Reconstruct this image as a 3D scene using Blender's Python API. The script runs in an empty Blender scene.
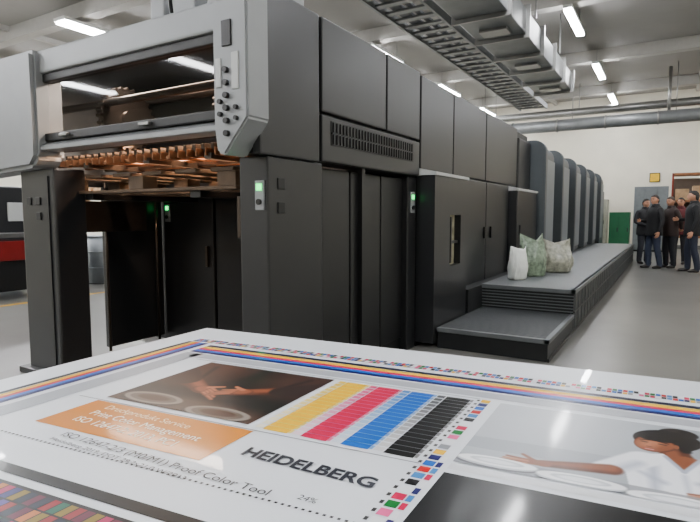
import bpy, bmesh, math, random
import numpy as np
from mathutils import Vector, Matrix
random.seed(4)
S=bpy.context.scene
C=bpy.context.collection

# ------------------------------------------------------------ helpers
def lin(c):
    return tuple((x/12.92 if x<=0.04045 else ((x+0.055)/1.055)**2.4) for x in c)
def hx(r,g,b): return lin((r/255,g/255,b/255))
MATS={}
def mat(name,rgb,rough=.5,metal=0,emit=0,noise=.08,nscale=8,coat=0,spec=.5,bump=0):
    if name in MATS: return MATS[name]
    m=bpy.data.materials.new(name); m.use_nodes=True
    nt=m.node_tree; b=nt.nodes["Principled BSDF"]
    col=hx(*rgb)
    b.inputs["Roughness"].default_value=rough
    b.inputs["Metallic"].default_value=metal
    b.inputs["Specular IOR Level"].default_value=spec
    b.inputs["Coat Weight"].default_value=coat
    if noise>0 or bump>0:
        tc=nt.nodes.new("ShaderNodeTexCoord"); n=nt.nodes.new("ShaderNodeTexNoise")
        n.inputs["Scale"].default_value=nscale; n.inputs["Detail"].default_value=5
        nt.links.new(tc.outputs["Object"],n.inputs["Vector"])
        r=nt.nodes.new("ShaderNodeValToRGB")
        r.color_ramp.elements[0].position=.3; r.color_ramp.elements[1].position=.7
        r.color_ramp.elements[0].color=tuple(c*(1-noise) for c in col)+(1,)
        r.color_ramp.elements[1].color=tuple(min(1,c*(1+noise)) for c in col)+(1,)
        nt.links.new(n.outputs["Fac"],r.inputs["Fac"]); nt.links.new(r.outputs["Color"],b.inputs["Base Color"])
        if bump>0:
            bp=nt.nodes.new("ShaderNodeBump"); bp.inputs["Strength"].default_value=bump
            nt.links.new(n.outputs["Fac"],bp.inputs["Height"]); nt.links.new(bp.outputs["Normal"],b.inputs["Normal"])
    else: b.inputs["Base Color"].default_value=col+(1,)
    if emit>0:
        b.inputs["Emission Color"].default_value=col+(1,); b.inputs["Emission Strength"].default_value=emit
    MATS[name]=m; return m
def empty(name,loc=(0,0,0),rz=0):
    e=bpy.data.objects.new(name,None); e.location=loc; e.rotation_euler=(0,0,rz); e.empty_display_size=.2
    C.objects.link(e); return e
def finish(bm,name,m,parent=None,smooth=False):
    me=bpy.data.meshes.new(name); bm.normal_update(); bm.to_mesh(me); bm.free()
    if m is not None:
        for k in (m if isinstance(m,(list,tuple)) else [m]): me.materials.append(k)
    if smooth:
        for p in me.polygons: p.use_smooth=True
    o=bpy.data.objects.new(name,me); C.objects.link(o)
    if parent: o.parent=parent
    return o
def addbox(bm,x0,x1,y0,y1,z0,z1,mi=0):
    vs=[bm.verts.new((x,y,z)) for x in (x0,x1) for y in (y0,y1) for z in (z0,z1)]
    fs=[(0,1,3,2),(4,6,7,5),(0,4,5,1),(2,3,7,6),(0,2,6,4),(1,5,7,3)]
    for f in fs:
        F=bm.faces.new([vs[i] for i in f]); F.material_index=mi
def boxes(name,bl,m,parent=None,bevel=0.0,seg=2):
    bm=bmesh.new()
    for b in bl: addbox(bm,*b)
    if bevel>0:
        bmesh.ops.bevel(bm,geom=list(bm.edges),offset=bevel,segments=seg,affect='EDGES',profile=.6)
    return finish(bm,name,m,parent)
def addcyl(bm,p0,p1,r,seg=16,r2=None):
    p0=Vector(p0);p1=Vector(p1);d=(p1-p0); L=d.length
    q=d.to_track_quat('Z','Y').to_matrix().to_4x4()
    M=Matrix.Translation((p0+p1)/2)@q
    bmesh.ops.create_cone(bm,cap_ends=True,segments=seg,radius1=r,radius2=r if r2 is None else r2,depth=L,matrix=M)
def cyls(name,cl,m,parent=None,seg=16):
    bm=bmesh.new()
    for c in cl: addcyl(bm,c[0],c[1],c[2],seg)
    o=finish(bm,name,m,parent)
    for p in o.data.polygons:
        if len(p.vertices)==4: p.use_smooth=True
    return o
def prism(name,pts,axis,a0,a1,m,parent=None,bevel=0):
    bm=bmesh.new()
    def mk(p,a):
        if axis=='y': return (p[0],a,p[1])
        if axis=='x': return (a,p[0],p[1])
        return (p[0],p[1],a)
    A=[bm.verts.new(mk(p,a0)) for p in pts]; B=[bm.verts.new(mk(p,a1)) for p in pts]
    bm.faces.new(A); bm.faces.new(B[::-1])
    n=len(pts)
    for i in range(n): bm.faces.new((A[i],B[i],B[(i+1)%n],A[(i+1)%n]))
    bmesh.ops.recalc_face_normals(bm,faces=bm.faces)
    if bevel: bmesh.ops.bevel(bm,geom=list(bm.edges),offset=bevel,segments=2,affect='EDGES')
    return finish(bm,name,m,parent)
def tube(name,pts,r,m,parent=None):
    cu=bpy.data.curves.new(name,'CURVE'); cu.dimensions='3D'; cu.bevel_depth=r; cu.bevel_resolution=3
    sp=cu.splines.new('BEZIER'); sp.bezier_points.add(len(pts)-1)
    for b,p in zip(sp.bezier_points,pts):
        b.co=p; b.handle_left_type='AUTO'; b.handle_right_type='AUTO'
    cu.materials.append(m)
    o=bpy.data.objects.new(name,cu); C.objects.link(o)
    if parent: o.parent=parent
    return o

# ------------------------------------------------------------ materials
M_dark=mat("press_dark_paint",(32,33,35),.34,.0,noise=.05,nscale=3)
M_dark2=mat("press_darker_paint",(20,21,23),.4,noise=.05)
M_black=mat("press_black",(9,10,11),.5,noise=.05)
M_silver=mat("press_silver_paint",(144,147,149),.42,.15,noise=.03)
M_tower=mat("unit_grey_paint",(122,129,133),.42,.1,noise=.04)
M_tower2=mat("unit_side_paint",(72,78,82),.42,.1,noise=.04)
M_trim=mat("light_trim",(190,192,191),.4,noise=.02)
M_steel=mat("brushed_steel",(140,140,138),.35,.8,noise=.06)
M_steel2=mat("dark_oiled_steel",(76,68,62),.3,.85,noise=.12)
M_tread=mat("tread_plate",(76,79,81),.45,.3,noise=.12,nscale=30)
M_riser=mat("tread_riser",(28,30,32),.5,.2,noise=.08)
M_rib=mat("rib_grey",(104,108,110),.45,.4,noise=.05)
M_wood=mat("pallet_wood",(92,74,56),.75,noise=.25,nscale=14)
M_copper=mat("gripper_brass",(150,108,80),.3,.85,noise=.1)
M_green=mat("green_indicator",(10,225,100),.4,emit=5,noise=0)
M_btn=mat("black_button",(10,10,11),.35,noise=0)
M_duct=mat("galvanised_duct",(120,123,124),.45,.5,noise=.12,nscale=4)
M_wall=mat("cream_wall_paint",(224,219,202),.85,noise=.04,nscale=1.5)
M_ceil=mat("ceiling_paint",(144,142,138),.9,noise=.05,nscale=1)
M_beam=mat("beam_paint",(168,166,161),.85,noise=.04)
M_lamp=mat("lamp_glow",(250,251,254),.5,emit=124,noise=0)
M_lampbody=mat("lamp_housing",(220,220,218),.5,noise=0)

# ------------------------------------------------------------ camera
cd=bpy.data.cameras.new("camera"); cam=bpy.data.objects.new("camera",cd); C.objects.link(cam)
cam.location=(0,0,1.3); cam.rotation_euler=(math.radians(90-4.94),0,math.radians(31))
cd.sensor_width=36; cd.lens=27.36; cd.clip_start=.02; cd.clip_end=200
S.camera=cam

# ------------------------------------------------------------ room
X0,X1,Y0,Y1,ZC=-24,6,-11,24,6.0
boxes("floor",[(X0-.2,X1+.2,Y0-.2,Y1+.2,-.2,0)],mat("concrete_floor",(108,107,103),.28,noise=.18,nscale=.9,spec=.5))
boxes("ceiling",[(X0-.2,X1+.2,Y0-.2,Y1+.2,ZC,ZC+.2)],M_ceil)
boxes("wall_far",[(X0,X1,Y1,Y1+.2,0,ZC)],M_wall)
boxes("wall_near",[(X0,X1,Y0-.2,Y0,0,ZC)],M_wall)
boxes("wall_left",[(X0-.2,X0,Y0,Y1,0,ZC)],M_wall)
boxes("wall_right",[(X1,X1+.2,Y0,Y1,0,ZC)],M_wall)
boxes("baseboard_far",[(X0,X1,Y1-.03,Y1,0,.15)],mat("base_grey",(110,110,108),.7))
boxes("trim_1",[(X0,X1,y,y+.28,ZC-.32,ZC) for y in (-7,-2.2,2.6,7.4,12.2,17,21.6)],M_beam,bevel=.01)
boxes("trim_2",[(x,x+.12,Y0,Y1,ZC-.12,ZC) for x in (-22,-19.5,-14.5,-9.3,-4.4,.6,3.5)],M_beam)
boxes("trim_3",[(-8.2,-8.1,-3,16,0,.003)],mat("yellow_floor_line",(205,160,50),.6))

# lamps
for x in (-16.8,-11.6,-6.65,-2.0,3.0):
    for y in (-6.2,-1.5,3.3,8.1,12.9,17.6,22.0):
        L=.95 if x>-10 else 1.6
        w=.09 if x>-10 else .2
        e=empty("fluorescent_lamp",(x,y+(.5 if x<-10 and y<20 else 0),5.5))
        boxes("housing",[(-w,w,-L,L,.02,.09)],M_lampbody,e,.01)
        boxes("tube",[(-w*.85,w*.85,-L*.97,L*.97,-.02,.018)],M_lamp,e)
        cyls("hanger",[((0,-L*.7,.09),(0,-L*.7,.5),.008),((0,L*.7,.09),(0,L*.7,.5),.008)],M_steel,e,8)

# ducts
D=empty("air_duct")
boxes("duct_body",[(-3.35,-2.45,-3,16,4.65,5.1)],M_duct,D,.02)
boxes("duct_flanges",[(-3.42,-2.38,y,y+.05,4.58,5.17) for y in np.arange(-2.6,16,1.3)],M_steel,D)
boxes("duct_outlets",[(-3.15,-2.65,y,y+.35,4.6,4.66) for y in np.arange(2,16,2.6)],M_steel,D,.01)
boxes("duct_hangers",[(xx,xx+.03,y,y+.03,5.1,6.0) for y in np.arange(-2,16,2.6) for xx in (-3.4,-2.43)],M_steel,D)
D=empty("cable_tray")
bl=[(-4.6,-4.55,-3,19,4.85,5.0),(-3.75,-3.7,-3,19,4.85,5.0)]
bl+=[(-4.55,-3.75,y,y+.14,4.88,4.92) for y in np.arange(-2.8,19,.4)]
boxes("tray",bl,M_duct,D)
boxes("cables",[(-4.4,-4.2,-3,19,4.92,4.98),(-4.1,-4.0,-3,19,4.92,4.97)],mat("cable_grey",(84,86,88),.6),D,.01)
boxes("tray_hangers",[(xx,xx+.02,y,y+.02,5.0,6.0) for y in np.arange(-2,19,3) for xx in (-4.58,-3.73)],M_steel,D)
D=empty("ventilation_pipe")
cyls("pipe",[((-7,19.6,4.35),(5.9,19.6,4.35),.2)],M_duct,D,24)
cyls("pipe_upper",[((-7,21,5.0),(5.9,21,5.0),.14)],M_steel,D,20)
cyls("pipe_drop",[((-.2,19.9,4.35),(-.2,19.9,5.95),.05)],M_steel,D,16)
cyls("pipe_rings",[((x,19.6,4.35),(x+.05,19.6,4.35),.225) for x in np.arange(-6.5,5.5,1.5)],M_steel,D,24)
cyls("pipe_hangers",[((x,19.6,4.5),(x,19.6,6),.012) for x in np.arange(-6,5.5,3)]+[((x,21,5.1),(x,21,6),.012) for x in np.arange(-6,5.5,3)],M_steel,D,8)

# ------------------------------------------------------------ press
P=empty("offset_printing_press")
XR=-2.08
boxes("hood_top",[(-4.95,-2.12,2.44,4.78,2.5,2.56)],M_dark2,P,.01)
boxes("hood_left_side",[(-4.97,-4.9,2.44,4.78,1.66,2.52)],M_silver,P,.01)
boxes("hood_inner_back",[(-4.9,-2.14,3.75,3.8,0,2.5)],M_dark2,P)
boxes("hood_side_panels",[(-2.14,XR,2.44,3.06,1.66,2.64),(-2.14,XR,3.09,4.05,2.01,2.64),(-2.14,XR,4.07,4.75,2.01,2.64),
      (-2.14,XR,3.09,4.75,1.67,1.99)],M_dark,P,.012)
boxes("hood_side_core",[(-2.3,-2.13,2.46,4.77,1.67,2.6)],M_black,P)
boxes("vent_recess",[(XR-.005,XR+.004,3.2,4.6,1.79,1.96)],M_black,P)
boxes("vent_slats",[(XR,XR+.014,3.22+i*.046,3.235+i*.046,1.8,1.95) for i in range(30)]+[(XR,XR+.014,3.2,4.6,1.868,1.88)],M_dark2,P)
boxes("front_top_beam",[(-4.2,-2.26,2.32,2.46,2.36,2.53)],M_silver,P,.015)
boxes("window_frame",[(-4.24,-2.27,2.34,2.42,2.3,2.36),(-4.24,-2.27,2.34,2.42,1.86,1.92),(-4.24,-4.15,2.34,2.42,1.9,2.32),(-2.33,-2.27,2.34,2.42,1.9,2.32)],M_black,P,.008)
prism("front_sill",[(2.30,1.79),(2.30,1.82),(2.40,1.87),(2.46,1.87),(2.46,1.79)],'x',-4.2,-2.26,M_silver,P,.004)
boxes("window_latches",[(-3.9,-3.8,2.31,2.34,1.88,1.9),(-3.0,-2.9,2.31,2.34,1.88,1.9)],M_steel,P,.004)
gm=bpy.data.materials.new("tinted_glass"); gm.use_nodes=True
nt=gm.node_tree; nt.nodes.clear()
o_=nt.nodes.new("ShaderNodeOutputMaterial"); mx=nt.nodes.new("ShaderNodeMixShader"); tr=nt.nodes.new("ShaderNodeBsdfTransparent"); gl=nt.nodes.new("ShaderNodeBsdfGlossy"); fr=nt.nodes.new("ShaderNodeFresnel")
fr.inputs["IOR"].default_value=1.4; gl.inputs["Roughness"].default_value=.04; tr.inputs["Color"].default_value=(.42,.42,.42,1)
nt.links.new(fr.outputs[0],mx.inputs[0]); nt.links.new(tr.outputs[0],mx.inputs[1]); nt.links.new(gl.outputs[0],mx.inputs[2]); nt.links.new(mx.outputs[0],o_.inputs[0])
bm=bmesh.new(); f=bm.faces.new([bm.verts.new(p) for p in ((-4.2,2.38,1.9),(-2.3,2.38,1.9),(-2.3,2.38,2.32),(-4.2,2.38,2.32))]); finish(bm,"window_glass",gm,P)
prism("left_cheek",[(-5.1,2.53),(-4.12,2.53),(-4.12,1.74),(-4.2,1.66),(-5.1,1.62)],'y',2.26,2.5,M_silver,P,.03)
prism("right_cheek",[(-2.28,2.6),(-2.02,2.66),(-2.02,1.84),(-2.2,1.64),(-2.26,1.66),(-2.28,1.8)],'y',2.27,2.46,M_silver,P,.012)
cyls("control_buttons",[((-2.17,2.275,z),(-2.17,2.245,z),.017) for z in (1.76,1.83,1.9,1.97,2.04,2.11)]+[((-2.10,2.275,z),(-2.10,2.25,z),.013) for z in (1.84,1.9)]+[((-2.22,2.275,z),(-2.22,2.25,z),.014) for z in (1.87,1.94)],M_btn,P)
boxes("control_display",[(-2.2,-2.13,2.26,2.275,2.24,2.38)],M_btn,P,.003)
boxes("control_labels",[(-2.13,-2.08,2.262,2.275,2.0,2.2),(-2.25,-2.21,2.262,2.275,2.02,2.18)],M_trim,P,.002)
tube("control_hose",[(-2.75,2.4,2.5),(-2.6,2.28,2.66),(-2.35,2.25,2.68),(-2.22,2.27,2.5)],.012,M_black,P)
boxes("top_boxes",[(-3.2,-3.06,2.6,2.9,2.54,3.1),(-2.98,-2.76,2.6,3.0,2.54,2.95),(-2.6,-2.3,2.55,3.2,2.54,3.05),(-3.05,-2.3,2.8,2.95,2.7,2.78)],M_silver,P,.015)
cyls("chain_wheels",[((-4.0,2.95,2.1),(-3.94,2.95,2.1),.24),((-4.04,2.95,2.1),(-3.9,2.95,2.1),.07),((-2.9,3.1,2.1),(-2.84,3.1,2.1),.2)],M_steel2,P,32)
bm=bmesh.new()
for i in range(28):
    a=2*math.pi*i/28
    for xx,yy,zz,rr in ((-4.0,2.95,2.1,.25),(-2.9,3.1,2.1,.21)):
        addcyl(bm,(xx,yy+rr*math.cos(a),zz+rr*math.sin(a)),(xx+.06,yy+rr*math.cos(a),zz+rr*math.sin(a)),.014,8)
finish(bm,"chain_links",M_steel2,P)
cyls("delivery_rollers",[((-4.85,2.75,2.2),(-2.3,2.75,2.2),.03),((-4.85,3.1,1.98),(-2.3,3.1,1.98),.045),((-4.85,3.4,2.1),(-2.3,3.4,2.1),.07),((-4.85,3.3,2.33),(-2.3,3.3,2.33),.04),((-4.85,2.6,1.83),(-2.3,2.6,1.83),.02),((-4.85,2.7,1.75),(-2.3,2.7,1.75),.015)],M_steel2,P)
gb=[];gb2=[]
for i in range(22):
    x=-4.2+i*.085
    gb+=[(x,x+.03,2.54,2.68,1.71+.01*(i%2),1.77)]; gb2+=[(x+.01,x+.02,2.48,2.58,1.68,1.73)]
boxes("grippers",gb,M_steel2,P,.003); boxes("gripper_fingers",gb2,M_copper,P,.002)
boxes("gripper_bar",[(-4.3,-2.35,2.68,2.72,1.7,1.78),(-4.3,-2.35,2.95,3.0,1.68,1.72),(-3.9,-3.84,2.5,3.4,1.66,1.7),(-3.2,-3.14,2.5,3.4,1.66,1.7),(-2.6,-2.54,2.5,3.4,1.66,1.7)],M_steel2,P)
cyls("suction_rods",[((x,2.5,1.69),(x,3.45,1.73),.012) for x in (-4.1,-3.65,-3.4,-2.95,-2.75,-2.45)]+[((-4.4,y,1.70),(-2.35,y,1.70),.012) for y in (2.6,2.84,3.15)],M_copper,P,10)
cyls("pile_lift_chains",[((x,y,.05),(x,y,1.66),.014) for x in (-4.38,-2.4) for y in (3.0,3.55)],M_steel2,P,8)
boxes("pile_side_joggers",[(-4.36,-4.33,2.6,3.4,1.15,1.42),(-2.42,-2.39,2.6,3.4,1.15,1.42)],M_steel2,P,.004)
boxes("front_left_post",[(-4.54,-4.07,2.36,2.62,0,1.66)],M_dark,P,.015)
boxes("front_left_post_edge",[(-4.16,-4.14,2.35,2.365,.05,1.6)],M_dark2,P)
boxes("front_left_post_foot",[(-4.6,-4.0,2.3,2.68,0,.05)],M_dark2,P,.01)
boxes("front_right_post",[(-2.33,-2.1,2.53,3.12,0,1.66)],M_dark,P,.012)
boxes("post_sockets",[(-2.11,-2.092,2.62,2.69,1.46,1.53),(-2.11,-2.092,2.62,2.69,1.31,1.38),(-4.45,-4.39,2.35,2.365,1.38,1.44),(-4.32,-4.26,2.35,2.365,1.38,1.44),(-4.32,-4.26,2.35,2.365,1.26,1.32)],M_black,P,.004)
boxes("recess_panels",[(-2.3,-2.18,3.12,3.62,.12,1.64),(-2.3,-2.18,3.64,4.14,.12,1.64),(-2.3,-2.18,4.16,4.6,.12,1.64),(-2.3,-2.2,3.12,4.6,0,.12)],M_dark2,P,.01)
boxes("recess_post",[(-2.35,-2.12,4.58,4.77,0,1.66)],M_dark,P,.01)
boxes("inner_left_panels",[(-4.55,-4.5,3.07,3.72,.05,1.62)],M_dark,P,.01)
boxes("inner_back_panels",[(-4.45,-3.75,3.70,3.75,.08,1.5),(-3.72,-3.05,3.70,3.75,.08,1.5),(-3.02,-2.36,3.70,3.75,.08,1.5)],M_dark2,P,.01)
boxes("inner_back_handles",[(-3.84,-3.81,3.67,3.7,.8,1.0),(-3.14,-3.11,3.67,3.7,.8,1.0)],M_steel2,P,.004)
boxes("inner_top_beams",[(-4.55,-2.3,3.55,3.7,1.5,1.66),(-4.6,-4.45,2.6,3.7,1.55,1.66)],M_dark2,P,.01)
def switch(nm,x,y,z,ax):
    if ax=='y':
        boxes(nm+"_plate",[(x-.035,x+.035,y-.012,y,z-.1,z+.08)],M_silver,P,.004)
        boxes(nm+"_light",[(x-.02,x+.02,y-.018,y-.01,z+.02,z+.06)],M_green,P)
        cyls(nm+"_button",[((x,y-.025,z-.05),(x,y-.01,z-.05),.018)],M_btn,P)
    else:
        boxes(nm+"_plate",[(x,x+.012,y-.045,y+.045,z-.1,z+.1)],M_silver,P,.004)
        boxes(nm+"_light",[(x+.01,x+.018,y-.025,y+.025,z+.03,z+.07)],M_green,P)
        cyls(nm+"_button",[((x+.01,y,z-.05),(x+.025,y,z-.05),.02)],M_btn,P)
switch("switch_a",-2.16,2.53,1.43,'y'); switch("switch_b",-2.12,4.67,1.42,'x'); switch("switch_c",-4.38,3.70,1.33,'y')
boxes("body_core",[(-4.5,-2.12,4.8,9.3,0,2.6)],M_black,P)
boxes("body_upper_panels",[(-2.14,XR,4.78,5.66,1.74,2.62),(-2.14,XR,5.68,6.86,1.74,2.62),(-2.14,XR,6.88,8.48,1.74,2.62)],M_dark,P,.012)
boxes("body_lower_panels",[(-2.14,XR+.03,5.75,6.82,.1,1.72),(-2.14,XR+.03,6.84,7.92,.1,1.72)],M_dark,P,.012)
boxes("body_top",[(-4.5,-2.13,4.8,8.5,2.58,2.63)],M_dark,P,.01)
XA=-1.93
boxes("cabinet_a",[(-2.12,XA,4.78,5.2,.05,1.68),(-2.12,XA,5.52,5.73,.05,1.68),(-2.12,XA,5.2,5.52,.05,.78),(-2.12,XA,5.2,5.52,1.3,1.68)],M_dark,P)
boxes("cabinet_a_window",[(-2.1,-2.0,5.2,5.52,.78,1.3)],mat("lit_inspection_glass",(160,156,132),.2,noise=.45,nscale=9),P)
boxes("cabinet_a_window_mech",[(-2.0,-1.95,5.28,5.31,.8,1.28),(-2.0,-1.96,5.2,5.52,1.0,1.03)],M_dark2,P)
prism("cabinet_a_trim",[(-2.12,1.75),(-2.1,1.75),(XA+.015,1.71),(XA+.015,1.68),(-2.12,1.68)],'y',4.77,5.74,M_trim,P,.003)
boxes("cabinet_b",[(-2.12,XA,7.97,9.28,.05,1.66)],M_dark,P,.015)
prism("cabinet_b_trim",[(-2.12,1.73),(-2.1,1.73),(XA+.015,1.69),(XA+.015,1.66),(-2.12,1.66)],'y',7.96,9.29,M_trim,P,.003)
boxes("door_handles",[(XR+.03,XR+.055,6.72,6.75,1.0,1.15),(XR+.03,XR+.055,7.0,7.03,1.0,1.15),(XA,XA+.02,8.1,8.13,1.0,1.15)],M_btn,P,.004)
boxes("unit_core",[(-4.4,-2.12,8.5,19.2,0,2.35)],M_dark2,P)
boxes("unit_zero",[(-4.4,-2.06,8.52,9.3,1.7,2.5)],M_dark2,P,.03)
def rnd(x1,z1,r,n=7):
    return [(x1-r+r*math.sin(a),z1-r+r*math.cos(a)) for a in [math.pi/2*i/(n-1) for i in range(n)]]
for i in range(6):
    y=9.36+1.64*i
    pts=[(-4.3,2.55)]+rnd(-1.82,2.55,.2)+[(-1.82,.5),(-4.3,.5)]
    prism("unit_tower_%d"%(i+1),pts,'y',y,y+.16,M_tower2,P,.012)
    pts=[(-4.3,2.5)]+rnd(-1.86,2.5,.2)+[(-1.86,.5),(-4.3,.5)]
    prism("unit_side_%d"%(i+1),pts,'y',y+.16,y+.95,M_tower2,P,.012)
    prism("unit_panel_%d"%(i+1),[(-1.88,.6),(-1.88,2.25),(-1.84,2.25),(-1.84,.6)],'y',y+.22,y+.92,M_tower,P,.01)
    boxes("unit_ink_%d"%(i+1),[(-4.2,-2.0,y+.97,y+1.6,1.75,2.3),(-2.12,-2.02,y+.97,y+1.6,.5,1.6)],M_black,P,.02)
boxes("feeder",[(-4.4,-2.0,19.25,20.4,0,2.1)],M_dark,P,.03)
WK=empty("access_walkway")
XO=-.88; XI=-1.915
boxes("walkway_lower",[(XI,XO,4.85,6.27,0,.185)],M_riser,WK,.01)
boxes("walkway_lower_tread",[(XI,XO+.01,4.84+i*.048,4.84+i*.048+.03,.185,.2) for i in range(30)],M_tread,WK)
boxes("walkway_lower_nosing",[(XI,XO+.015,4.83,4.87,.165,.205),(XO-.03,XO+.015,4.83,6.27,.165,.205)],M_rib,WK,.004)
boxes("walkway_upper",[(XI,XO,6.27,17.2,0,.45)],M_riser,WK,.01)
boxes("walkway_upper_tread",[(XI,XO+.005,6.26,17.2,.45,.475)],M_rib,WK)
boxes("walkway_upper_nosing",[(XI,XO+.02,6.25,6.29,.43,.475),(XO-.03,XO+.02,6.25,17.2,.43,.475)],M_rib,WK,.004)
boxes("walkway_front_ribs",[(XI,XO,6.262,6.272,.22+.035*i,.23+.035*i) for i in range(6)],M_rib,WK)
boxes("walkway_side_ribs",[(XO,XO+.012,6.35+.28*i,6.37+.28*i,.03,.42) for i in range(39)],M_rib,WK)
boxes("walkway_side_rail",[(XO,XO+.015,4.85,17.2,.0,.03),(XO,XO+.015,6.27,17.2,.22,.235)],M_dark2,WK)
boxes("walkway_kickplates",[(-2.05,XI+.005,5.76,7.94,0,.465)],M_riser,WK)
def area(name,loc,sx,sy,power,col,rot=(0,0,0),parent=None):
    l=bpy.data.lights.new(name,'AREA'); l.shape='RECTANGLE'; l.size=sx; l.size_y=sy; l.energy=power; l.color=col
    o=bpy.data.objects.new(name,l); o.location=loc; o.rotation_euler=rot; C.objects.link(o)
    if parent: o.parent=parent
    return o
area("delivery_lamp",(-3.3,2.8,2.46),1.6,.15,85,(1,.82,.68),parent=P)
area("gripper_lamp",(-3.3,2.95,1.9),1.7,.08,48,(1,.58,.34),(math.radians(-20),0,0),P)

W=empty("wooden_pallet")
bl=[]
for i in range(6): 
    x=-4.3+i*.34; bl.append((x,x+.2,2.55,3.5,1.585,1.61))
for x in (-4.3,-3.45,-2.55): 
    for y in (2.56,2.98,3.36): bl.append((x,x+.16,y,y+.13,1.49,1.585))
for y in (2.56,2.98,3.36): bl.append((-4.3,-2.39,y,y+.13,1.468,1.49))
boxes("pallet_boards",bl,M_wood,W,.004)
boxes("pile_lift_forks",[(-4.05,-3.95,2.6,3.72,1.42,1.468),(-2.85,-2.75,2.6,3.72,1.42,1.468)],M_dark2,P,.005)

# ------------------------------------------------------------ printed sheet on inspection table
ZT=.95
OX,OY=-1.221,1.168
def W2(u,v,z=0): return (OX+.9936*u+.02*v, OY+.1132*u-v, ZT+z)
T=empty("inspection_table")
bm=bmesh.new()
def slab(bm,u0,u1,v0,v1,z0,z1):
    A=[bm.verts.new(W2(u,v,z0)) for u,v in ((u0,v0),(u1,v0),(u1,v1),(u0,v1))]
    B=[bm.verts.new(W2(u,v,z1)) for u,v in ((u0,v0),(u1,v0),(u1,v1),(u0,v1))]
    bm.faces.new(A[::-1]); bm.faces.new(B)
    for i in range(4): bm.faces.new((A[i],A[(i+1)%4],B[(i+1)%4],B[i]))
slab(bm,.015,1.5,.015,1.02,-.045,-.004)
finish(bm,"table_top",mat("table_grey",(150,152,152),.5),T)
bm=bmesh.new(); slab(bm,.12,1.4,.15,.95,-.9,-.045); slab(bm,.08,1.44,.1,1.0,-.95,-.9)
finish(bm,"table_cabinet",M_dark,T)

PS=empty("printed_test_sheet")
PAPER=bpy.data.materials.new("printed_paper"); PAPER.use_nodes=True
nt=PAPER.node_tree; b=nt.nodes["Principled BSDF"]
ca=nt.nodes.new("ShaderNodeVertexColor"); ca.layer_name="Col"
nt.links.new(ca.outputs["Color"],b.inputs["Base Color"])
b.inputs["Roughness"].default_value=.3; b.inputs["Specular IOR Level"].default_value=.2; b.inputs["Coat Weight"].default_value=.22; b.inputs["Coat Roughness"].default_value=.08
bm=bmesh.new(); slab(bm,0,1.52,0,1.05,-.004,0)
finish(bm,"paper_stack",mat("paper_white",(218,222,228),.35,noise=.01,coat=.3),PS)
quads=[]
def q(u0,u1,v0,v1,c,z=.0006): quads.append((u0,u1,v0,v1,z,c))
YEL=(232,180,0);MAG=(196,0,70);CYA=(0,90,182);BLK=(6,6,8);NAV=(8,14,86);RED=(190,0,10);GRN=(0,110,42);GRY=(130,132,138)
pal=[CYA,MAG,YEL,BLK,(226,228,232),RED,GRN,NAV,(226,228,232),GRY,(50,120,184),(220,84,140)]
n=150
for i in range(n):
    u0=.09+i*1.42/n
    q(u0,u0+1.42/n*.86,.124,.138,pal[(i*5+i//7)%12]); q(u0,u0+1.42/n*.86,.141,.153,pal[(i*7+3)%12])
q(.17,1.52,.173,.188,(18,20,44)); q(.17,1.52,.191,.207,YEL); q(.17,1.52,.207,.22,MAG); q(.17,1.52,.22,.234,CYA); q(.17,1.52,.234,.247,NAV)
q(.2,1.52,.255,.288,(166,169,176))
q(.084,.097,.16,1.03,(18,20,44)); q(.1,.113,.16,1.03,YEL); q(.113,.125,.16,1.03,RED); q(.125,.138,.16,1.03,CYA); q(.138,.152,.16,1.03,NAV)
q(.17,.22,.255,1.03,(158,162,168))
for v in (.297,.60): q(.24,.925,v,v+.0025,GRY)
q(.295,.648,.605,.724,(200,118,0))
cols=[YEL,MAG,CYA,BLK]
NR=16
for g,c in enumerate(cols):
    ub=.637+g*.0705
    for r in range(NR):
        v0=.310+r*.0176
        t=.12+.8*r/NR
        lc=tuple(int(232+(c[k_]-232)*(1-t)*.85) for k_ in range(3))
        q(ub-.0,ub+.015,v0,v0+.0138,lc); q(ub+.017,ub+.063,v0,v0+.0163,c)
        q(ub+.0635,ub+.0685,v0,v0+.0138,tuple(int(232+(c[k_]-232)*.5) for k_ in range(3)))
for r in range(26):
    v0=.30+r*.0205
    q(.930,.946,v0,v0+.016,pal[(r*5+2)%12])
    if r>12: q(.948,.956,v0,v0+.016,pal[(r*3+1)%12])
    q(.922,.927,v0+.004,v0+.012,(50,50,50))
for i in range(70): q(.26+i*.0095,.264+i*.0095,.772,.776,(40,40,44))
q(.24,.915,.842,.862,(7,8,10))
q(.232,.915,.876,1.02,(10,10,14),.0004)
for i in range(46):
    for j in range(5):
        c=[(90,16,46),(6,84,60),(140,20,30),(26,28,100),(126,104,20),(12,24,44),(170,26,84),(34,124,80),(26,26,34),(70,50,134),(186,104,44)][random.randrange(11)]
        q(.24+i*.0145,.24+i*.0145+.0125,.882+j*.026,.882+j*.026+.023,c)
q(.965,1.5,.612,1.0,(6,7,9))
q(.965,1.5,.582,.6,(208,210,214))
bm=bmesh.new(); cl=bm.loops.layers.float_color.new("Col")
for u0,u1,v0,v1,z,c in quads:
    f=bm.faces.new([bm.verts.new(W2(*p,z)) for p in ((u0,v1),(u1,v1),(u1,v0),(u0,v0))])
    for l in f.loops: l[cl]=hx(*c)+(1,)
finish(bm,"ink_patches",PAPER,PS)

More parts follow.
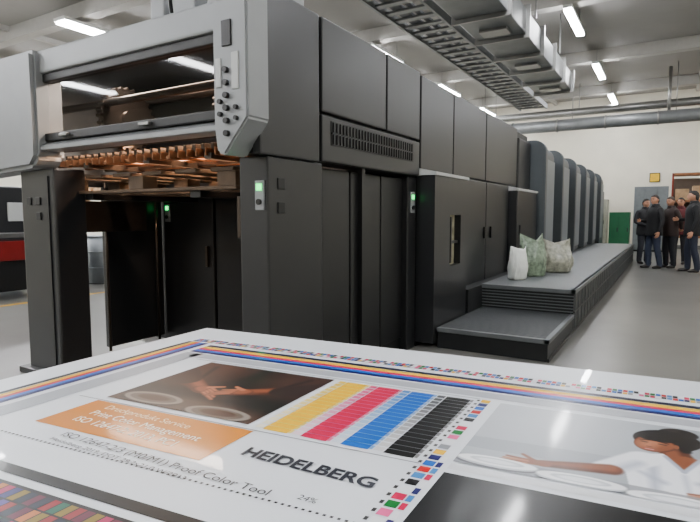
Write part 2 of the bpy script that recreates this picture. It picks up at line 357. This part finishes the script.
class Canvas:
    def __init__(s,w,h,bg,asp):
        s.w,s.h=w,h; yy,xx=np.mgrid[0:h,0:w]; s.x=xx/(w-1)*asp; s.y=yy/(h-1); s.a=np.zeros((h,w,3)); s.a[:]=bg; s.asp=asp
    def blend(s,m,c): s.a=s.a*(1-m[...,None])+np.array(c,float)*m[...,None]
    def ell(s,cx,cy,rx,ry,c,ang=0,soft=.08,al=1):
        ca_,sa_=math.cos(ang),math.sin(ang); dx=s.x-cx; dy=s.y-cy
        X=(dx*ca_+dy*sa_)/rx; Y=(-dx*sa_+dy*ca_)/ry; d=np.sqrt(X*X+Y*Y)
        s.blend(np.clip((1-d)/soft+.5,0,1)*al,c)
    def limb(s,p,qq,r0,r1,c,soft=.012,al=1):
        px,py=p;qx,qy=qq; dx,dy=qx-px,qy-py; t=np.clip(((s.x-px)*dx+(s.y-py)*dy)/(dx*dx+dy*dy+1e-9),0,1)
        d=np.sqrt((s.x-px-t*dx)**2+(s.y-py-t*dy)**2)-(r0+(r1-r0)*t)
        s.blend(np.clip(-d/soft+.5,0,1)*al,c)
    def poly(s,pts,c,al=1):
        m=np.zeros_like(s.x,bool); n=len(pts)
        for i in range(n):
            x1,y1=pts[i];x2,y2=pts[(i+1)%n]
            cnd=((y1>s.y)!=(y2>s.y))&(s.x<(x2-x1)*(s.y-y1)/(y2-y1+1e-12)+x1); m^=cnd
        mf=m.astype(float)
        mf=(mf+np.roll(mf,1,0)+np.roll(mf,-1,0)+np.roll(mf,1,1)+np.roll(mf,-1,1))/5
        s.blend(mf*al,c)
def picture(name,cv,u0,u1,v0,v1,z=.001):
    h,w=cv.h,cv.w; vs=[];fs=[]
    for j in range(h):
        for i in range(w): vs.append(W2(u0+(u1-u0)*i/(w-1),v0+(v1-v0)*j/(h-1),z))
    for j in range(h-1):
        for i in range(w-1):
            k=j*w+i; fs.append((k+w,k+w+1,k+1,k))
    me=bpy.data.meshes.new(name); me.from_pydata(vs,[],fs)
    at=me.color_attributes.new("Col",'FLOAT_COLOR','POINT')
    a=np.clip(cv.a/255,0,1); a=np.where(a<=.04045,a/12.92,((a+.055)/1.055)**2.4)
    full=np.ones((h*w,4)); full[:,:3]=a.reshape(-1,3); at.data.foreach_set("color",full.ravel().astype(np.float32))
    me.materials.append(PAPER); o=bpy.data.objects.new(name,me); C.objects.link(o); o.parent=PS
cv=Canvas(260,210,(14,9,9),1.2)
# two people in dark clothes, clasped hands above plates
cv.ell(.2,.15,.36,.5,(48,28,22),.2,.25); cv.ell(.2,.1,.22,.34,(72,44,34),.2,.7,.7)
cv.ell(1.02,.12,.36,.48,(42,26,22),-.2,.25); cv.ell(1.0,.08,.22,.34,(66,42,34),-.2,.7,.7)
cv.limb((.15,.1),(.3,.5),.02,.01,(20,12,10),.03); cv.limb((1.05,.1),(.92,.46),.02,.01,(20,12,10),.03)
cv.ell(.6,1.1,.95,.33,(64,44,34),0,.3)
for (cx,cy,r) in ((.3,.88,.25),(.9,.93,.25)):
    cv.ell(cx,cy+.03,r,.1,(34,22,18),0,.2); cv.ell(cx,cy,r,.095,(128,118,108)); cv.ell(cx,cy,r*.8,.07,(92,78,68)); cv.ell(cx,cy-.005,r*.55,.045,(66,38,24),0,.3)
SK=(136,72,46);SK2=(76,36,24);SK3=(176,104,70)
for (p,r) in (((.04,.36),(.42,.58)),((1.18,.3),(.8,.52))):
    cv.limb(p,r,.1,.065,SK2,.03); cv.limb((p[0],p[1]-.03),(r[0],r[1]-.025),.06,.035,SK,.05)
cv.limb((-.02,.3),(.2,.46),.13,.1,(46,28,24),.02); cv.limb((1.24,.24),(1.02,.4),.13,.1,(40,26,24),.02)
cv.ell(.48,.6,.11,.075,SK2,.3,.1); cv.ell(.48,.585,.09,.055,SK,.3,.4); cv.ell(.74,.54,.11,.075,SK2,-.3,.1); cv.ell(.74,.525,.09,.055,SK,-.3,.4)
for i in range(4):
    a0=(.52,.56+i*.03);a1=(.62+.02*i,.61+i*.045); b0=(.7,.51+i*.03);b1=(.61-.015*i,.55+i*.045)
    cv.limb(a0,a1,.021,.016,SK2); cv.limb((a0[0],a0[1]-.006),(a1[0],a1[1]-.006),.014,.009,SK3,.02)
    cv.limb(b0,b1,.021,.015,SK2); cv.limb((b0[0],b0[1]-.006),(b1[0],b1[1]-.006),.014,.008,SK3,.02)
cv.limb((.48,.54),(.57,.49),.021,.015,SK3); cv.limb((.74,.49),(.65,.45),.021,.015,SK3)
picture("printed_picture_hands",cv,.295,.622,.308,.586)
cv=Canvas(440,260,(150,156,162),1.62)
cv.ell(.2,.0,.7,.8,(186,190,196),0,1.3,.9); cv.ell(1.5,.2,.4,.9,(112,120,128),0,1.2,.6)
cv.poly([(0,.62),(1.62,.56),(1.62,.75),(0,.78)],(128,130,138),.35)
HAIR=(16,10,10); sk=(126,70,44); skd=(80,40,26); skl=(172,108,76)
cv.ell(1.03,.1,.1,.085,HAIR,0,.1); cv.ell(1.0,.09,.04,.03,(50,36,32),0,.6)
cv.ell(.97,.23,.17,.155,HAIR,-.35,.06)
SH=(230,232,237); SHs=(160,166,182)
cv.limb((1.0,.38),(1.03,.54),.07,.09,skd,.02); cv.limb((.99,.4),(1.0,.53),.035,.05,sk,.03)
cv.poly([(.86,.48),(.95,.44),(1.04,.56),(1.14,.42),(1.3,.49),(1.38,.75),(1.36,1.0),(.82,1.0),(.78,.7)],SH)
cv.poly([(.96,.47),(1.04,.64),(1.12,.45),(1.05,.43)],sk); cv.limb((.96,.47),(1.04,.64),.012,.012,SHs); cv.limb((1.12,.45),(1.04,.64),.012,.012,SHs)
for (a,b_,r) in (((1.04,.68),(1.06,.98),.006),((1.2,.58),(1.24,.95),.03),((.9,.58),(.92,.95),.028),((1.1,.75),(1.3,.7),.02),((.95,.8),(.85,.72),.02),((1.13,.6),(1.15,.9),.014)):
    cv.limb(a,b_,r,r*.6,SHs,.04,.8)
cv.ell(.92,.3,.105,.14,skd,.4,.08); cv.ell(.915,.3,.095,.13,sk,.4,.15); cv.ell(.89,.3,.05,.09,skl,.4,.8,.8)
cv.ell(.97,.19,.14,.075,HAIR,-.3,.15); cv.limb((1.02,.2),(1.06,.36),.04,.025,HAIR,.02)
cv.limb((.84,.275),(.88,.268),.004,.005,HAIR); cv.limb((.93,.27),(.975,.285),.005,.005,HAIR)
cv.limb((.85,.3),(.875,.303),.007,.006,(40,26,22)); cv.limb((.935,.305),(.965,.31),.007,.006,(40,26,22))
cv.limb((.89,.3),(.875,.355),.007,.013,skl); cv.limb((.875,.362),(.895,.365),.004,.004,skd); cv.ell(.885,.4,.03,.011,(150,52,50),.15,.3); cv.limb((.868,.4),(.905,.402),.002,.002,(240,230,225))
cv.ell(1.015,.315,.014,.028,sk,0,.2)
cv.limb((.86,.55),(.7,.74),.09,.07,SH,.02); cv.limb((.84,.62),(.72,.78),.03,.03,SHs,.05,.7)
cv.limb((.72,.76),(.42,.83),.058,.036,skd,.02); cv.limb((.72,.745),(.42,.82),.04,.022,sk,.04); cv.limb((.42,.83),(.32,.84),.036,.03,sk)
for i in range(4): cv.limb((.33,.82+i*.016),(.23-.01*(i%3),.81+i*.026),.013,.009,skl if i%2 else sk)
cv.limb((.36,.81),(.3,.76),.014,.01,sk)
cv.limb((1.28,.56),(1.4,.8),.09,.07,SH,.02); cv.limb((1.3,.62),(1.38,.78),.03,.02,SHs,.05,.7); cv.limb((1.37,.82),(1.14,.89),.05,.035,skd,.02); cv.limb((1.37,.805),(1.14,.88),.034,.02,sk,.04)
for i in range(4): cv.limb((1.14,.865+i*.016),(1.05,.875+i*.022),.013,.009,skl if i%2 else sk)
cv.poly([(-.1,.88),(1.7,.9),(1.7,1.1),(-.1,1.1)],(132,134,140),.85)
for (cx,cy,r) in ((.2,.91,.2),(.6,.94,.2),(1.0,.97,.2),(1.42,.96,.22)):
    cv.ell(cx,cy+.035,r,.055,(84,86,92)); cv.ell(cx,cy+.015,r,.055,(186,190,196)); cv.ell(cx,cy,r,.052,(234,235,238)); cv.ell(cx,cy-.002,r*.68,.033,(190,194,200)); cv.ell(cx,cy,r*.5,.022,(224,226,230),0,.4)
picture("printed_picture_woman",cv,.965,1.41,.306,.576)

def text(s,u,v,size,col,length=None,bold=0,shear=0):
    cu=bpy.data.curves.new("print_text",'FONT'); cu.body=s; cu.size=size; cu.offset=bold; cu.shear=shear
    m=mat("ink_%d_%d_%d"%col,col,.35,noise=0); cu.materials.append(m)
    o=bpy.data.objects.new("print_text",cu); C.objects.link(o)
    bpy.context.view_layer.update()
    sx=1 if not length else length/max(o.dimensions.x,1e-4)
    p=W2(u,v,.0014)
    o.matrix_world=Matrix(((.9936*sx,-.02,0,p[0]),(.1132*sx,1,0,p[1]),(0,0,1,p[2]),(0,0,0,1)))
    o.parent=PS
    return o
text("HEIDELBERG",.685,.684,.037,(22,26,38),.212,.0011)
text("Druckprodukt Service",.345,.634,.024,(250,228,190),.2)
text("Print Color Management",.345,.664,.027,(255,248,230),.25)
text("ISO 12647-2: 2013, PC1",.345,.695,.027,(255,248,230),.23)
text("ISO 12647-2/3 (M0/M1) Proof Color Tool",.39,.748,.022,(18,20,26),.40)
text("Heidelberg 2019, DOT 29.2x21.0 W/2013",.39,.765,.012,(44,46,52),.28)
text("24%",.83,.757,.016,(44,46,52))

# ------------------------------------------------------------ sacks
def sack(loc,w,d,h,m,seed,rz=0):
    e=empty("plastic_sack",loc,rz)
    rng=random.Random(seed); ph=[rng.uniform(0,6) for _ in range(8)]
    bm=bmesh.new(); N=80; R=[]; K=36
    for k in range(K+1):
        t=k/K
        wx=(.9+.14*math.sin(min(1,t*1.8)*math.pi*.5))*(1-.16*t*t)
        dy=(.9+.15*math.sin(min(1,t*2)*math.pi/2))*(1-max(0,t-.35)**1.5*1.75)
        dy=max(dy,.1)
        if t<.06: s0=.9+.1*t/.06; wx*=s0; dy*=s0
        ring=[]
        for i in range(N):
            a=2*math.pi*i/N; ca_,sa_=math.cos(a),math.sin(a)
            cx=math.copysign(abs(ca_)**.65,ca_); cy=math.copysign(abs(sa_)**.75,sa_)
            wr=1+.035*math.sin(5*a+ph[0]+6*t)+.03*math.sin(11*a+ph[1]-9*t)+.016*math.sin(23*a+ph[2]+17*t)
            ear=.16*h*t**5*abs(cx)**3                      # the two gathered corners stand up
            z=t*h*(.92+.05*math.sin(3*cx+ph[4])*t)-.06*h*t*abs(cx)+ear
            ring.append(bm.verts.new((cx*wr*wx*w/2+.08*w*t*t*math.sin(ph[5]),cy*wr*dy*d/2+.14*d*t*t*math.sin(ph[6]+2*cx),z)))
        R.append(ring)
    for a,b_ in zip(R,R[1:]):
        for i in range(N): bm.faces.new((a[i],a[(i+1)%N],b_[(i+1)%N],b_[i]))
    bm.faces.new(R[0][::-1]); bm.faces.new(R[-1])
    finish(bm,"sack_body",m,e,True); return e
m1=mat("sack_white_plastic",(220,223,218),.25,noise=.08,nscale=12,bump=.3)
m2=mat("sack_grey_plastic",(142,142,128),.3,noise=.4,nscale=20,bump=.35)
m3=mat("sack_speckled",(120,136,116),.3,noise=.45,nscale=24,bump=.35)
sack((-1.66,6.95,.478),.23,.2,.42,m1,1,.9); sack((-1.58,7.45,.478),.34,.26,.54,m3,2,.7); sack((-1.42,8.15,.478),.48,.34,.46,m2,3,.6)

# ------------------------------------------------------------ far furniture
R=empty("storage_rack")
boxes("rack_frame",[(x,x+.06,y,y+.06,0,2.75) for x in (-.02,1.5,3.0) for y in (21.8,22.6)],mat("rack_red",(140,50,32),.5),R)
boxes("rack_shelves",[(-.02,3.06,21.8,22.66,z,z+.07) for z in (.5,1.1,1.75,2.68)],mat("rack_shelf_wood",(160,106,70),.7,noise=.2),R)
boxes("rack_cartons",[(.1,.5,21.9,22.5,1.82,2.2),(.6,1.0,21.9,22.5,1.82,2.3),(1.1,1.4,21.9,22.5,1.82,2.1),(.15,.9,21.9,22.5,1.17,1.5),(1.0,1.4,21.9,22.5,1.17,1.6),(.1,1.3,21.9,22.5,.57,.95)],mat("carton",(180,148,112),.8,noise=.2),R,.01)
boxes("rack_back_board",[(-.0,3.0,22.62,22.66,.5,2.6)],mat("pegboard",(110,98,88),.8),R)
def cabinet(name,x0,x1,y0,y1,h,rgb,doors=2):
    e=empty(name)
    m=mat(name+"_paint_%d"%rgb[0],rgb,.5); boxes("carcass",[(x0,x1,y0+.02,y1,.06,h)],m,e,.01)
    w=(x1-x0)/doors
    boxes("doors",[(x0+i*w+.01,x0+(i+1)*w-.01,y0,y0+.02,.1,h-.04) for i in range(doors)],m,e,.005)
    boxes("handles",[(x0+i*w+w*.8,x0+i*w+w*.8+.03,y0-.03,y0,h*.5,h*.5+.15) for i in range(doors)],M_btn,e)
    boxes("plinth",[(x0+.03,x1-.03,y0+.05,y1-.02,0,.06)],M_btn,e)
cabinet("tool_cabinet",-1.9,-1.25,21.3,21.9,1.4,(18,92,56))
cabinet("tool_cabinet",-1.15,-.1,21.6,22.2,2.3,(110,116,118),3)
cabinet("tool_cabinet",-3.4,-2.1,22.6,23.2,1.9,(150,150,136))
E=empty("yellow_sign"); boxes("board",[(-.75,-.45,23.95,23.99,2.6,2.9)],mat("sign_yellow",(225,180,20),.6),E,.005); boxes("frame",[(-.78,-.42,23.97,24.0,2.57,2.93)],M_btn,E)
G=empty("folding_machine")
boxes("machine_body",[(-9.9,-8.7,3.9,5.6,.12,.95)],M_dark2,G,.03)
boxes("machine_red_panel",[(-9.7,-8.66,3.86,3.92,.5,.85)],mat("machine_red",(132,20,20),.4),G,.01)
boxes("machine_red_side",[(-8.72,-8.66,3.9,4.8,.6,.9)],MATS["machine_red"],G,.01)
boxes("machine_tower",[(-9.9,-9.1,4.3,5.6,.9,1.75)],M_dark,G,.03)
boxes("machine_screen",[(-9.1,-9.07,4.5,4.9,1.2,1.5)],M_trim,G,.01)
boxes("machine_feed_table",[(-9.1,-8.7,4.0,5.5,.95,1.02)],M_steel,G,.01)
boxes("machine_feet",[(x,x+.12,y,y+.12,0,.13) for x in (-9.85,-8.9) for y in (4,5.4)],M_btn,G)
def ppal(x0,y0,h):
    G=empty("paper_pallet")
    boxes("pallet",[(x0,x0+1.2,y0,y0+.9,.12,.15),(x0,x0+1.2,y0,y0+.9,0,.03)]+[(x,x+.12,y0,y0+.9,.03,.12) for x in (x0,x0+.54,x0+1.08)],M_wood,G)
    boxes("paper_stack",[(x0+.05,x0+1.15,y0+.05,y0+.85,.15,h)],mat("paper_pile",(225,222,212),.7,noise=.06,nscale=60),G,.005)
ppal(-11.2,8,1.0); ppal(-14.2,9,1.2); ppal(-12.6,8.2,.7); ppal(-17,7,1.1)
G=empty("storage_rack")
boxes("rack_frame",[(x,x+.07,y,y+.07,0,2.6) for x in (-19.5,-17.5,-15.5) for y in (11,12)],mat("rack_blue",(60,80,120),.5),G)
boxes("rack_shelves",[(-19.5,-15.43,11,12.07,z,z+.08) for z in (.4,1.2,2.0)],MATS["rack_shelf_wood"],G)
boxes("rack_goods",[(-19.3+i*.62,-18.85+i*.62,11.1,11.9,z+.08,z+.35+.12*((i*3)%4)) for i in range(6) for z in (.4,1.2,2.0)],MATS["carton"],G,.01)
cabinet("tool_cabinet",-13.5,-12.0,5.6,6.2,1.9,(120,124,128))
G=empty("oil_drum",(-9.35,6.3,0))
cyls("drum",[((0,0,.02),(0,0,.9),.27),((0,0,.3),(0,0,.32),.28),((0,0,.6),(0,0,.62),.28),((0,0,.88),(0,0,.91),.28)],mat("drum_grey",(140,146,150),.4,.3),G,28)
cyls("base",[((0,0,0),(0,0,.02),.28)],M_btn,G,28)

# ------------------------------------------------------------ people
def skin_mesh(name,chains,mats,parent,matfn=None,sub=2):
    me=bpy.data.meshes.new(name); vs=[];es=[];rad=[];roots=[]
    for V,Ed,rt in chains:
        o=len(vs)
        for (co,rx,ry) in V: vs.append(co); rad.append((rx,ry))
        es+=[(a+o,b_+o) for a,b_ in Ed]; roots.append(o+rt)
    me.from_pydata(vs,es,[]); ob=bpy.data.objects.new(name,me); C.objects.link(ob)
    md=ob.modifiers.new("s",'SKIN'); md.use_smooth_shade=True
    sv=me.skin_vertices[0].data
    for i,r in enumerate(rad): sv[i].radius=r; sv[i].use_root=(i in roots)
    sb=ob.modifiers.new("u",'SUBSURF'); sb.levels=sub; sb.render_levels=sub
    bpy.context.view_layer.update()
    dg=bpy.context.evaluated_depsgraph_get(); nm=bpy.data.meshes.new_from_object(ob.evaluated_get(dg))
    bpy.data.objects.remove(ob); nm.materials.clear()
    for m in mats: nm.materials.append(m)
    for p in nm.polygons:
        p.use_smooth=True; p.material_index=matfn(p.center) if matfn else 0
    o=bpy.data.objects.new(name,nm); C.objects.link(o); o.parent=parent
    return o
def loft(name,rings,m,parent,n=28):
    bm=bmesh.new(); R=[]
    for (cx,cy,z,rx,ry) in rings:
        R.append([bm.verts.new((cx+rx*math.copysign(abs(math.cos(a))**.85,math.cos(a)),cy+ry*math.copysign(abs(math.sin(a))**.85,math.sin(a)),z)) for a in [2*math.pi*i/n for i in range(n)]])
    for a,b_ in zip(R,R[1:]):
        for i in range(n): bm.faces.new((a[i],a[(i+1)%n],b_[(i+1)%n],b_[i]))
    bm.faces.new(R[0][::-1]); bm.faces.new(R[-1])
    return finish(bm,name,m,parent,True)
def person(loc,face_dir,h,coat,trous,hair,skin=(190,138,110),pose=0,name="man"):
    rz=math.atan2(face_dir[1],face_dir[0])+math.pi/2
    e=empty(name,loc,rz); s=h/1.75; e.scale=(s*1.06,s*1.06,s)
    mc=mat("coat_%d_%d_%d"%coat,coat,.8,noise=.15,nscale=12); mt=mat("trousers_%d_%d_%d"%trous,trous,.85,noise=.1,nscale=15)
    ms=mat("skin_%d_%d_%d"%skin,skin,.55,noise=.04); mh=mat("hair_%d_%d_%d"%hair,hair,.7,noise=.2,nscale=60); msh=mat("shoe_leather",(28,24,22),.45)
    if pose==0: arms=[((-.27,.03,1.13),(-.28,-.06,.88)),((.27,.03,1.13),(.28,-.06,.88))]
    elif pose==1: arms=[((-.27,.0,1.13),(-.15,-.24,1.14)),((.27,.03,1.13),(.28,-.05,.88))]
    elif pose==2: arms=[((-.27,.0,1.13),(-.09,-.23,1.04)),((.27,.0,1.13),(.09,-.23,1.06))]
    else: arms=[((-.27,.08,1.13),(-.08,.21,.97)),((.27,.08,1.13),(.08,.21,.97))]
    st=.02 if pose!=1 else .07
    V=[((0,0,.96),.14,.11),((0,0,1.15),.14,.105),((0,.01,1.32),.16,.11),((0,.015,1.44),.09,.08),((0,.0,1.53),.055,.055),((0,-.01,1.6),.052,.052)]
    Ed=[(0,1),(1,2),(2,3),(3,4),(4,5)]
    for sx,(el,wr) in zip((-1,1),arms):
        o=len(V); m_=tuple((Vector((sx*.185,.01,1.405))*.5+Vector(el)*.5))
        V+=[((sx*.185,.01,1.395),.072,.072),(m_,.06,.06),(el,.052,.052),(tuple(Vector(el)*.1+Vector(wr)*.9),.042,.042),(wr,.03,.03)]; Ed+=[(2,o),(o,o+1),(o+1,o+2),(o+2,o+3),(o+3,o+4)]
    for sx in (-1,1):
        o=len(V); f=sx*st
        V+=[((sx*.09,0,.86),.098,.105),((sx*.1,-.01+f*.3,.68),.085,.09),((sx*.105,-.02+f*.6,.49),.07,.074),((sx*.11,.01+f*.8,.32),.07,.074),((sx*.112,.03+f,.12),.06,.066),((sx*.112,.025+f,.035),.062,.07)]; Ed+=[(0,o),(o,o+1),(o+1,o+2),(o+2,o+3),(o+3,o+4),(o+4,o+5)]
    def mf(c):
        if c.z>1.49: return 2
        if c.z<.9 and abs(c.x)<.21 and abs(c.y)<.16: return 1
        return 0
    skin_mesh("body",[(V,Ed,0)],[mc,mt,ms],e,mf)
    loft("jacket",[(0,0,.79,.17,.13),(0,0,.79,.192,.152),(0,0,.81,.197,.156),(0,0,.9,.195,.155),(0,0,1.0,.185,.148),(0,0,1.12,.18,.142),(0,.005,1.26,.2,.15),(0,.008,1.34,.212,.148),(0,.012,1.40,.205,.132),(0,.015,1.445,.165,.11),(0,.015,1.48,.1,.085),(0,.01,1.505,.072,.072)],mc,e,36)
    loft("collar",[(0,.012,1.46,.1,.095),(0,.008,1.50,.082,.082),(0,.006,1.54,.07,.074),(0,.006,1.545,.06,.062)],mc,e)
    for sx in (-1,1):
        f=sx*st
        skin_mesh("shoe",[([((sx*.112,.07+f,.045),.045,.045),((sx*.115,0+f,.05),.048,.048),((sx*.122,-.09+f,.036),.047,.036),((sx*.126,-.15+f,.03),.035,.028)],[(0,1),(1,2),(2,3)],0)],[msh],e,None,2)
    for sx,(el,wr) in zip((-1,1),arms):
        d=(Vector(wr)-Vector(el)).normalized(); w=Vector(wr)-d*.01
        side=Vector((0,-1,0))-d*d.dot(Vector((0,-1,0)))
        if side.length<.6: side=Vector((0,0,1))-d*d.z
        side.normalize(); inn=d.cross(side)
        if inn.x*sx>0: inn=-inn
        ch=[([(tuple(w),.026,.028),(tuple(w+d*.045),.017,.036),(tuple(w+d*.09),.014,.036)],[(0,1),(1,2)],0)]
        for i,(off,Lf) in enumerate(((.03,.07),(.0105,.08),(-.009,.074),(-.028,.058))):
            a0=w+d*.03+side*off*.6
            b0=w+d*.088+side*off; b1=b0+d*Lf*.45+inn*.006; b2=b1+d*Lf*.3+inn*.02; b3=b2+d*Lf*.14+inn*.024
            ch.append(([(tuple(a0),.013,.013),(tuple(b0),.0105,.0105),(tuple(b1),.0092,.0092),(tuple(b2),.0085,.0085),(tuple(b3),.007,.007)],[(0,1),(1,2),(2,3),(3,4)],0))
        b0=w+d*.025+side*.018; b1=b0+d*.03+side*.03+inn*.01; b2=b1+d*.032+side*.008+inn*.012
        ch.append(([(tuple(b0),.014,.014),(tuple(b1),.0115,.0115),(tuple(b2),.009,.009)],[(0,1),(1,2)],0))
        skin_mesh("hand",ch,[ms],e,None,2)
    H=bpy.data.objects.new("head_pivot",None); C.objects.link(H); H.parent=e; H.location=(0,-.015,1.635)
    bm=bmesh.new(); bmesh.ops.create_uvsphere(bm,u_segments=40,v_segments=30,radius=1)
    g=lambda dx,dz,s_: math.exp(-(dx*dx+dz*dz)/s_)
    for v in bm.verts:
        x,y,z=v.co
        j=1-.30*max(0,-z-.1)**1.1
        fx=x*.077*j; fy=y*.098*(1-.10*max(0,-z))
        if y<0:
            fy-=.010*max(0,-z)
            fy+=.010*(g(x-.38,z-.05,.025)+g(x+.38,z-.05,.025))
            fy-=.007*g(x*.5,z-.28,.02)
            fy-=.020*g(x*1.3,z+.18,.018)+.010*g(x*1.6,z,.03)
            fy-=.006*g(x*.7,z+.5,.012)
            fy-=.008*g(x,z+.85,.03)
        v.co=(fx,fy,z*.118)
    finish(bm,"head",ms,H,True)
    bm=bmesh.new()
    for sx in (-1,1): bmesh.ops.create_uvsphere(bm,u_segments=12,v_segments=8,radius=1,matrix=Matrix.Translation((sx*.03,-.0835,.006))@Matrix.Diagonal((.013,.006,.0065,1)))
    finish(bm,"eyes",mat("eye_dark",(40,32,28),.3,noise=0),H,True)
    skin_mesh("mouth",[([((-.022,-.094,-.062),.004,.003),((0,-.1025,-.060),.006,.0045),((.022,-.094,-.062),.004,.003)],[(0,1),(1,2)],1)],[mat("lip",(150,88,78),.5,noise=0)],H,None,2)
    for sx in (-1,1):
        skin_mesh("brow",[([((sx*.014,-.1,.03),.003,.003),((sx*.032,-.097,.034),.004,.004),((sx*.048,-.083,.028),.003,.003)],[(0,1),(1,2)],0)],[mh],H,None,1)
    bm=bmesh.new()
    for sx in (-1,1): bmesh.ops.create_uvsphere(bm,u_segments=12,v_segments=10,radius=1,matrix=Matrix.Translation((sx*.079,.008,-.004))@Matrix.Rotation(sx*.3,4,'Z')@Matrix.Diagonal((.009,.018,.031,1)))
    finish(bm,"ears",ms,H,True)
    bm=bmesh.new(); bmesh.ops.create_uvsphere(bm,u_segments=48,v_segments=40,radius=1)
    def line(y): return .55 if y<-.55 else (.55-(y+.55)*1.0 if y<-.0 else -.0-.75*min(1,(y)/.45))
    dl=[v for v in bm.verts if v.co.z<line(v.co.y)]
    bmesh.ops.delete(bm,geom=dl,context='VERTS')
    for v in bm.verts:
        x,y,z=v.co; n_=1+.02*math.sin(9*x+7*y)*math.cos(11*z)
        j=1-.22*max(0,-z-.1)
        v.co=(x*.085*n_*j,y*.106*n_,z*.129*n_)
    o=finish(bm,"hair",mh,H,True); sd=o.modifiers.new("t",'SOLIDIFY'); sd.thickness=.012; sd.offset=-1
    return H
h=person((-.58,16.2,0),(.6,-.8),1.72,(34,34,38),(40,42,50),(30,24,20),pose=2)
h=person((-.33,14.9,0),(-.9,-.5),1.78,(24,24,27),(46,54,74),(36,28,22),pose=1); h.rotation_euler=(0,0,.4)
h=person((.0,15.2,0),(-.8,-.5),1.74,(44,30,27),(28,30,36),(60,46,36),pose=3); h.rotation_euler=(0.1,0,.3)
h=person((.22,16.5,0),(-.3,-.9),1.75,(84,24,28),(34,34,38),(24,20,18),pose=0)
h=person((.44,14.35,0),(-.95,-.1),1.84,(18,19,22),(36,42,58),(30,26,24),pose=1)

w=bpy.data.worlds.new("world"); S.world=w; w.use_nodes=True
w.node_tree.nodes["Background"].inputs[0].default_value=(.8,.85,.95,1); w.node_tree.nodes["Background"].inputs[1].default_value=.4
